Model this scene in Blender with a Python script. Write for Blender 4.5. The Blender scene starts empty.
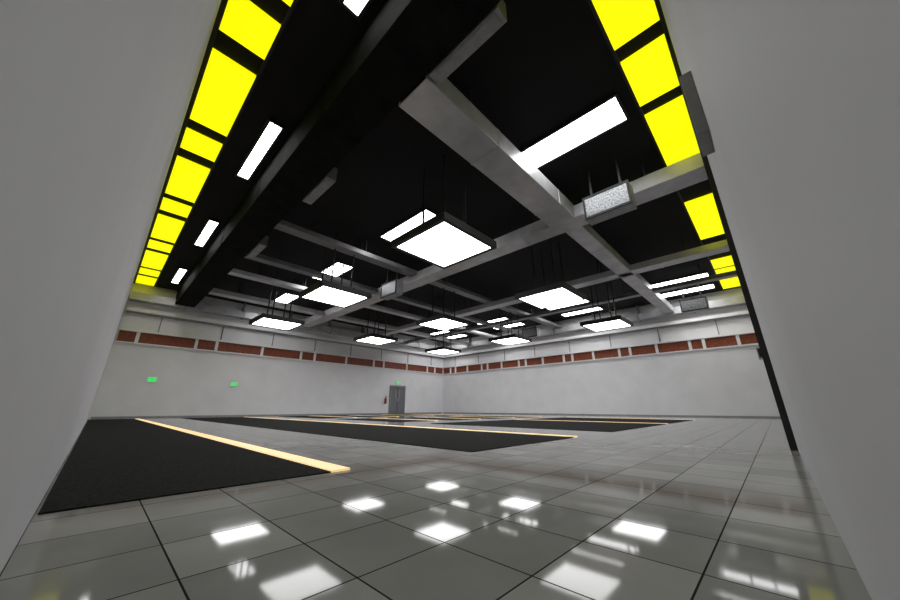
import bpy, bmesh, math, random
from mathutils import Vector
S=1.2          # metres per layout unit
H=0.35         # eye height (layout units)
sc=bpy.context.scene
sc.view_settings.view_transform='Standard'
sc.view_settings.look='None'
random.seed(4)

# ---------------------------------------------------------------- materials
def mat(name,col,rough=.6,metal=0,emit=None,es=0,noise=0,nscale=5,bump=0,spec=.5):
    m=bpy.data.materials.new(name);m.use_nodes=True
    nt=m.node_tree;b=nt.nodes['Principled BSDF']
    b.inputs['Base Color'].default_value=(*col,1)
    b.inputs['Roughness'].default_value=rough
    b.inputs['Metallic'].default_value=metal
    b.inputs['Specular IOR Level'].default_value=spec
    if emit:
        b.inputs['Emission Color'].default_value=(*emit,1)
        b.inputs['Emission Strength'].default_value=es
    if noise or bump:
        g=nt.nodes.new('ShaderNodeNewGeometry')
        n=nt.nodes.new('ShaderNodeTexNoise');n.inputs['Scale'].default_value=nscale
        n.inputs['Detail'].default_value=6
        nt.links.new(g.outputs['Position'],n.inputs['Vector'])
        if noise:
            r=nt.nodes.new('ShaderNodeValToRGB')
            r.color_ramp.elements[0].position=.3;r.color_ramp.elements[1].position=.7
            r.color_ramp.elements[0].color=(*[c*(1-noise) for c in col],1)
            r.color_ramp.elements[1].color=(*[min(1,c*(1+noise)) for c in col],1)
            nt.links.new(n.outputs['Fac'],r.inputs['Fac'])
            nt.links.new(r.outputs['Color'],b.inputs['Base Color'])
        if bump:
            bu=nt.nodes.new('ShaderNodeBump');bu.inputs['Strength'].default_value=bump
            bu.inputs['Distance'].default_value=.01
            nt.links.new(n.outputs['Fac'],bu.inputs['Height'])
            nt.links.new(bu.outputs['Normal'],b.inputs['Normal'])
    return m
M={}
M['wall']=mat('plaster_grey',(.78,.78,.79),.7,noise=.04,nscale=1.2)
M['wallnear']=mat('plaster_grey_shaded',(.50,.50,.53),.75,noise=.04,nscale=1.2)  # same plaster; dimmer light on the near walls put into the colour
M['ceil']=mat('ceiling_black',(.012,.012,.013),.8,noise=.1,nscale=3,spec=.2)
M['black']=mat('black_paint',(.012,.012,.013),.6)
M['beam']=mat('galvanised_steel',(.52,.52,.54),.35,.3,noise=.14,nscale=2.5)
M['beam2']=mat('grey_steel',(.20,.20,.21),.38,.3,noise=.2,nscale=2.5)
M['beamd']=mat('dark_duct',(.011,.011,.011),.8,0,noise=.3,nscale=3,spec=.03)
M['duct']=mat('grey_duct',(.28,.28,.29),.4,.3,noise=.15,nscale=6)
M['ductl']=mat('light_duct',(.45,.45,.46),.4,.3,noise=.15,nscale=3)
M['wood']=mat('mahogany',(.22,.05,.018),.45,noise=.35,nscale=9)
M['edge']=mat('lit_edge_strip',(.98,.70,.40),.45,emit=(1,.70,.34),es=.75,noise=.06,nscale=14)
M['carpet']=mat('carpet_black',(.013,.013,.013),.95,noise=.7,nscale=60,bump=.5,spec=.1)
M['glow']=mat('diffuser_white',(.9,.9,.9),.5,emit=(1,.995,1),es=11)
M['glowc']=mat('diffuser_ceiling',(.9,.9,.9),.5,emit=(1,.995,1),es=10)
M['yel']=mat('diffuser_yellow',(.3,.3,0),.6,emit=(1,1,0),es=.98)
M['green']=mat('sign_green',(.0,.3,.05),.5,emit=(.02,.8,.12),es=.9)
M['white']=mat('white_paint',(.82,.82,.82),.5)
M['door']=mat('door_grey',(.16,.17,.19),.45)
M['steel']=mat('steel',(.6,.6,.6),.3,1)
M['grille']=mat('speaker_grille',(.24,.25,.26),.4,.6,noise=.6,nscale=26,bump=.6)
M['red']=mat('extinguisher_red',(.25,.04,.02),.35)
M['rod']=mat('rod_black',(.035,.035,.035),.4,.5)

# floor tiles
fm=bpy.data.materials.new('polished_tiles');fm.use_nodes=True
nt=fm.node_tree;b=nt.nodes['Principled BSDF']
g=nt.nodes.new('ShaderNodeNewGeometry')
mp=nt.nodes.new('ShaderNodeMapping');T=.27*S
mp.inputs['Location'].default_value=(-.21*S+40*T,-.20*S+40*T,0)
br=nt.nodes.new('ShaderNodeTexBrick');br.offset=0;br.squash=1
br.inputs['Scale'].default_value=1
br.inputs['Brick Width'].default_value=T;br.inputs['Row Height'].default_value=T
br.inputs['Mortar Size'].default_value=.0024*S;br.inputs['Mortar Smooth'].default_value=.1
br.inputs['Color1'].default_value=(.32,.32,.33,1);br.inputs['Color2'].default_value=(.44,.44,.45,1)
br.inputs['Mortar'].default_value=(.03,.03,.03,1)
no=nt.nodes.new('ShaderNodeTexNoise');no.inputs['Scale'].default_value=3;no.inputs['Detail'].default_value=8
mx=nt.nodes.new('ShaderNodeMix');mx.data_type='RGBA';mx.blend_type='MULTIPLY';mx.inputs[0].default_value=.35
nt.links.new(g.outputs['Position'],mp.inputs['Vector'])
nt.links.new(mp.outputs['Vector'],br.inputs['Vector'])
nt.links.new(g.outputs['Position'],no.inputs['Vector'])
nt.links.new(br.outputs['Color'],mx.inputs[6]);nt.links.new(no.outputs['Fac'],mx.inputs[7])
nt.links.new(mx.outputs[2],b.inputs['Base Color'])
rr=nt.nodes.new('ShaderNodeMapRange');rr.inputs['To Min'].default_value=.05;rr.inputs['To Max'].default_value=.8
nt.links.new(br.outputs['Fac'],rr.inputs['Value']);nt.links.new(rr.outputs['Result'],b.inputs['Roughness'])
rs=nt.nodes.new('ShaderNodeMapRange');rs.inputs['To Min'].default_value=.055;rs.inputs['To Max'].default_value=.0
nt.links.new(br.outputs['Fac'],rs.inputs['Value']);nt.links.new(rs.outputs['Result'],b.inputs['Specular IOR Level'])
M['floor']=fm

# ---------------------------------------------------------------- mesh helper
class Mesh:
    """collect boxes/cylinders in layout units: x=B axis, y=A axis, z above floor"""
    def __init__(s,name,bevel=0):
        s.name=name;s.bm=bmesh.new();s.mats=[];s.bevel=bevel
    def mi(s,m):
        if m not in s.mats:s.mats.append(m)
        return s.mats.index(m)
    def box(s,x0,x1,y0,y1,z0,z1,m):
        i=s.mi(m)
        vs=[s.bm.verts.new((x*S,y*S,z*S)) for z in(z0,z1) for x,y in((x0,y0),(x1,y0),(x1,y1),(x0,y1))]
        for f in((3,2,1,0),(4,5,6,7),(0,1,5,4),(1,2,6,5),(2,3,7,6),(3,0,4,7)):
            fc=s.bm.faces.new([vs[k] for k in f]);fc.material_index=i
        return s
    def cyl(s,p0,p1,r,m,n=10,r2=None):
        i=s.mi(m);p0=Vector(p0)*S;p1=Vector(p1)*S;r=r*S;r2=r if r2 is None else r2*S
        d=(p1-p0).normalized();u=d.orthogonal().normalized();v=d.cross(u)
        a=[];c=[]
        for k in range(n):
            t=2*math.pi*k/n;o=u*math.cos(t)+v*math.sin(t)
            a.append(s.bm.verts.new(p0+o*r));c.append(s.bm.verts.new(p1+o*r2))
        for k in range(n):
            f=s.bm.faces.new((a[k],a[(k+1)%n],c[(k+1)%n],c[k]));f.material_index=i
        f=s.bm.faces.new(a[::-1]);f.material_index=i
        f=s.bm.faces.new(c);f.material_index=i
        return s
    def done(s,parent=None,origin=None):
        me=bpy.data.meshes.new(s.name)
        if origin is not None:
            bmesh.ops.translate(s.bm,verts=s.bm.verts,vec=-Vector(origin)*S)
        s.bm.to_mesh(me);s.bm.free()
        for m in s.mats:me.materials.append(M[m])
        o=bpy.data.objects.new(s.name,me);sc.collection.objects.link(o)
        if origin is not None and parent is None:o.location=Vector(origin)*S
        if parent:o.parent=parent
        if s.bevel:
            b=o.modifiers.new('bevel','BEVEL');b.width=s.bevel;b.segments=2;b.limit_method='ANGLE'
        return o
def empty(name,loc):
    e=bpy.data.objects.new(name,None);e.location=Vector(loc)*S;e.empty_display_size=.2
    sc.collection.objects.link(e);return e

WX0=-.06;WY0=-.05;WX=17.8;WY=17.8;HC=5.2;TH=.25
# ---------------------------------------------------------------- shell
Mesh('floor').box(WX0-TH,WX+TH,WY0-TH,WY+TH,-.2,0,'floor').done()
Mesh('ceiling').box(WX0-TH,WX+TH,WY0-TH,WY+TH,HC,HC+.2,'ceil').done()
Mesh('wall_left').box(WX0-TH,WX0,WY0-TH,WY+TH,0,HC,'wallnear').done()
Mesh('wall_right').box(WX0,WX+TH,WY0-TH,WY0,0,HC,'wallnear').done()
w=Mesh('wall_back_left');w.box(WX0,WX,WY,WY+TH,0,HC,'wall').done()
w=Mesh('wall_back_right');w.box(WX,WX+TH,WY0,WY+TH,0,HC,'wall').done()

def band(name,side):
    t=Mesh(name)
    def bx(u0,u1,d,z0,z1,m):
        if side=='y': t.box(u0,u1,WY-d,WY-.0,z0,z1,m)
        else: t.box(WX-d,WX,u0,u1,z0,z1,m)
    bx(0,17.8-.12,.04,2.80,3.22,'wood')
    bx(0,17.8-.12,.14,3.22,3.30,'white')
    bx(0,17.8-.12,.08,2.75,2.80,'white')
    bx(0,17.8-.12,.25,4.0,4.14,'white')
    bx(0,17.8-.12,.16,3.94,4.0,'duct')
    bx(0,17.8-.12,.45,4.42,4.72,'ductl')
    u=.5;k=0
    while u<17.5:
        bx(u,u+.11,.09,2.80,3.22,'white')
        u+=(1.9,.75,1.9)[k%3] if side=='y' else (1.15,.5,1.3)[k%3]
        k+=1
    u=1.1
    while u<17.3:
        bx(u,u+.04,.03,3.30,3.94,'duct')
        bx(u+.6,u+.68,.47,4.40,4.74,'duct')
        bx(u+.62,u+.66,.3,4.74,HC-.005,'duct');u+=2.2
    t.done()
band('trim_1','y');band('trim_2','x')
Mesh('baseboard_back_left').box(0,17.7,WY-.02,WY,0,.05,'duct').done()
Mesh('baseboard_back_right').box(WX-.02,WX,0,17.7,0,.05,'duct').done()

# ---------------------------------------------------------------- ceiling perimeter yellow light panels
def yellow(name,segs,axis):
    t=Mesh(name)
    for a,c in segs:
        if axis=='y': t.box(.0,.56,a,c,HC-.05,HC-.001,'yel')
        else: t.box(a,c,.0,.56,HC-.05,HC-.001,'yel')
    if axis=='y':
        t.box(-.055,-.0,0,17.7,HC-.06,HC-.001,'black').box(.56,.60,0.6,17.7,HC-.06,HC-.001,'black')
    else:
        t.box(.6,17.7,-.045,0,HC-.06,HC-.001,'black').box(.6,17.7,.56,.60,HC-.06,HC-.001,'black')
    t.done()
ys=[(.7,1.3)]
a=1.68
while a<17:
    ys.append((a,a+1.65));
    if a+2.6<17.7: ys.append((a+1.98,a+2.6))
    a+=2.98
yellow('yellow_ceiling_light_strip',[(p,min(q,17.6)) for p,q in ys],'y')
yellow('yellow_ceiling_light_strip',[(.7,2.0),(2.25,3.95),(4.22,5.2),(5.48,7.3),(9.0,11.5),(13.6,14.5),(14.75,15.7),(16,17.4)],'x')

# ---------------------------------------------------------------- ceiling lights
def clight(x,y,w=.3):
    e=empty('ceiling_light',(x,y,HC))
    Mesh('diffuser').box(x-w,x+w,y-1,y+1,HC-.05,HC-.02,'glowc').done(e,(x,y,HC))
    f=Mesh('frame')
    f.box(x-w-.04,x-w,y-1.04,y+1.04,HC-.07,HC,'black').box(x+w,x+w+.04,y-1.04,y+1.04,HC-.07,HC,'black')
    f.box(x-w,x+w,y-1.04,y-1,HC-.07,HC,'black').box(x-w,x+w,y+1,y+1.04,HC-.07,HC,'black')
    f.done(e,(x,y,HC))
for y in(1.8,6.35,10.9,15.5):
    clight(1.1,y,.1)
    for x in(5.0,15.0,16.6): clight(x,y)

# ---------------------------------------------------------------- suspended steel beams / ducts
ZB=4.5
t=Mesh('ventilation_duct',.01)
t.box(1.36,2.03,0,17.75,ZB,HC-.001,'beamd')
for k in range(6): t.box(1.35,2.04,1.1+k*2.9,1.15+k*2.9,ZB-.01,HC-.001,'beamd')
t.done()
def beam(axis,c,w,u0,u1,z,TT,hang,m):
    t=Mesh('ceiling_beam',.006)
    def bx(u,v,p,q,z0,z1,m):
        if axis=='y': t.box(p,q,u,v,z0,z1,m)
        else: t.box(u,v,p,q,z0,z1,m)
    bx(u0,u1,c,c+w,z,z+.03,m)
    bx(u0,u1,c,c+.03,z+.03,z+TT,m);bx(u0,u1,c+w-.03,c+w,z+.03,z+TT,m)
    bx(u0,u1,c+.03,c+w-.03,z+.03,z+.10,'beamd')
    for h in hang:
        if h<u0 or h>u1: continue
        bx(h,h+.03,c+.04,c+.06,z+.03,HC-.002,'rod');bx(h,h+.03,c+w-.06,c+w-.04,z+.03,HC-.002,'rod')
    for k in range(int((u1-u0)/2.2)):
        u=u0+1.6+k*2.2
        bx(u,u+.05,c-.008,c+w+.008,z-.008,z+TT,m)
    t.done()
hg=[.9,3.4,7.6,9.4,12,14,17]
beam('y',6.6,.5,0,17.75,ZB-.02,.30,hg,'beam')
beam('y',10.85,.42,0,17.75,ZB,.2,hg,'beam')
beam('y',13.6,.3,0,17.75,ZB+.02,.14,hg,'beam2')
hx=[3,4.6,8.3,9.9,12.8,14.3,17.2]
beam('x',2.38,.6,2.04,6.6,ZB-.04,.36,hx,'beam')
beam('x',2.44,.42,7.1,17.75,ZB,.26,hx,'beam')
beam('x',7.9,.34,2.04,17.75,ZB+.18,.14,hx,'beam2')
beam('x',10.2,.3,2.04,17.75,ZB+.10,.14,hx,'beam2')
beam('x',12.2,.34,2.04,17.75,ZB+.18,.14,hx,'beam')
beam('x',14.6,.4,2.04,17.75,ZB+.05,.17,hx,'beam')
for y0,y1 in((1.25,2.36),(5.2,6.3),(9.0,10.1)):
    t=Mesh('air_vent_box',.01).box(2.05,2.24,y0,y1,ZB,ZB+.3,'duct')
    t.box(2.07,2.21,y0+.05,y1-.05,ZB-.012,ZB,'duct');t.done()

# ---------------------------------------------------------------- pendants
def pendant(x,y,z=3.35):
    e=empty('pendant_light',(x,y,z));o=(x,y,z);h=.66;w=.08
    Mesh('diffuser').box(x-h,x+h,y-h,y+h,z+.005,z+.03,'glow').done(e,o)
    f=Mesh('housing',.006)
    H2=h+w
    f.box(x-H2,x-h,y-H2,y+H2,z-.01,z+.14,'black').box(x+h,x+H2,y-H2,y+H2,z-.01,z+.14,'black')
    f.box(x-h,x+h,y-H2,y-h,z-.01,z+.14,'black').box(x-h,x+h,y+h,y+H2,z-.01,z+.14,'black')
    f.box(x-h,x+h,y-h,y+h,z+.03,z+.11,'black').done(e,o)
    r=Mesh('suspension_rods')
    for dx in(-.3,.3):
        for dy in(-.3,.3):
            r.cyl((x+dx,y+dy,z+.11),(x+dx,y+dy,HC),.024,'rod',8)
            r.cyl((x+dx,y+dy,z+.11),(x+dx,y+dy,z+.17),.05,'rod',10)
    r.box(x-.4,x+.4,y-.34,y-.26,z+.11,z+.14,'rod').box(x-.4,x+.4,y+.26,y+.34,z+.11,z+.14,'rod')
    r.done(e,o)
for x in(4.05,8.45,12.95):
    for y in(4.05,8.45,12.95): pendant(x,y)

# ---------------------------------------------------------------- speakers hung in front of beams
def speaker(x,y):
    e=empty('ceiling_speaker',(x,y,4.25));o=(x,y,4.25)
    Mesh('cabinet',.012).box(x-.12,x+.16,y-.44,y+.44,3.98,4.49,'duct').done(e,o)
    Mesh('grille').box(x-.14,x-.12,y-.40,y+.40,4.03,4.44,'grille').done(e,o)
    f=Mesh('grille_frame')
    f.box(x-.15,x-.12,y-.44,y-.40,3.98,4.49,'black').box(x-.15,x-.12,y+.40,y+.44,3.98,4.49,'black')
    f.box(x-.15,x-.12,y-.40,y+.40,3.98,4.03,'black').box(x-.15,x-.12,y-.40,y+.40,4.44,4.49,'black').done(e,o)
    Mesh('bracket').box(x-.02,x+.02,y-.3,y-.26,4.49,HC,'rod').box(x-.02,x+.02,y+.26,y+.3,4.49,HC,'rod').done(e,o)
for x,y in((6.2,1.55),(6.2,8.75),(15.6,1.5),(15.6,8.85)): speaker(x,y)

# ---------------------------------------------------------------- floor carpets with lit edge strip
def carpet(x0,x1,y0,y1):
    t=Mesh('carpet')
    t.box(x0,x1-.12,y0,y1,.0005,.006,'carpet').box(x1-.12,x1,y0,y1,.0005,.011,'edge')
    t.done()
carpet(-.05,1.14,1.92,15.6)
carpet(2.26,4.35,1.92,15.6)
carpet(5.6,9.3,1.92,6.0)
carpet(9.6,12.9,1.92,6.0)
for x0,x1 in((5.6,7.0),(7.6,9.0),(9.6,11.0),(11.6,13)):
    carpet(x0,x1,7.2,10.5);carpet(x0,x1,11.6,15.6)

# ---------------------------------------------------------------- door, exit signs, extinguisher
e=empty('door_1',(13.55,WY,0));o=(13.55,WY,0)
Mesh('leaf',.005).box(13.0,13.54,WY-.05,WY,.01,1.68,'door').box(13.56,14.1,WY-.05,WY,.01,1.68,'door').done(e,o)
Mesh('frame').box(12.93,13.0,WY-.08,WY,0,1.75,'duct').box(14.1,14.17,WY-.08,WY,0,1.75,'duct').box(13,14.1,WY-.08,WY,1.68,1.75,'duct').done(e,o)
Mesh('glazing').box(13.35,13.48,WY-.06,WY-.05,.95,1.45,'duct').box(13.62,13.75,WY-.06,WY-.05,.95,1.45,'duct').done(e,o)
Mesh('handles').cyl((13.5,WY-.09,.75),(13.5,WY-.09,.95),.012,'steel').cyl((13.6,WY-.09,.75),(13.6,WY-.09,.95),.012,'steel').done(e,o)
def sign(x,z,w=.13,h=.08):
    e=empty('exit_sign',(x,WY,z));o=(x,WY,z)
    Mesh('sign_box',.004).box(x-w-.02,x+w+.02,WY-.05,WY,z-h-.02,z+h+.02,'white').done(e,o)
    s=Mesh('green_face');s.box(x-w,x+w,WY-.056,WY-.05,z-h,z+h,'green')
    s.box(x-.1,x-.02,WY-.06,WY-.056,z-.015,z+.015,'white').box(x+.03,x+.07,WY-.06,WY-.056,z-.05,z+.05,'white');s.done(e,o)
sign(1.35,1.42);sign(4.2,1.38);sign(13.55,1.9,.16,.06)
e=empty('fire_extinguisher',(12.6,WY-.1,.5));o=(12.6,WY-.1,.5)
Mesh('tank').cyl((12.6,WY-.1,.6),(12.6,WY-.1,.9),.07,'red',16).cyl((12.6,WY-.1,.9),(12.6,WY-.1,.95),.07,'red',16,.03).done(e,o)
Mesh('valve').cyl((12.6,WY-.1,.95),(12.6,WY-.1,1.0),.025,'black').box(12.55,12.7,WY-.115,WY-.085,1.0,1.03,'black').done(e,o)
Mesh('wall_bracket').box(12.56,12.64,WY-.03,WY,.6,.9,'steel').done(e,o)

# right-hand wall fittings
Mesh('wall_panel_box',.003).box(1.52,1.70,WY0,-.006,1.46,1.80,'duct').box(1.54,1.68,-.006,-.002,1.49,1.77,'black').done()
Mesh('cable_conduit').box(4.30,4.36,WY0,.0,0,HC-.07,'black').done()
Mesh('wall_socket_box',.004).box(9.9,10.1,WY0,.06,1.38,1.62,'duct').box(9.88,9.9,WY0+.03,.04,1.41,1.59,'black').done()

# ---------------------------------------------------------------- world and camera
wd=bpy.data.worlds.new('World');sc.world=wd;wd.use_nodes=True
wd.node_tree.nodes['Background'].inputs[0].default_value=(.02,.02,.02,1)
cam=bpy.data.cameras.new('camera');co=bpy.data.objects.new('camera',cam);sc.collection.objects.link(co)
cam.sensor_width=36;cam.lens=324/900*36;cam.clip_start=.005;cam.clip_end=200
co.location=(0,0,H*S)
co.rotation_euler=(math.radians(90+18.43),0,math.radians(-46.19))
sc.camera=co
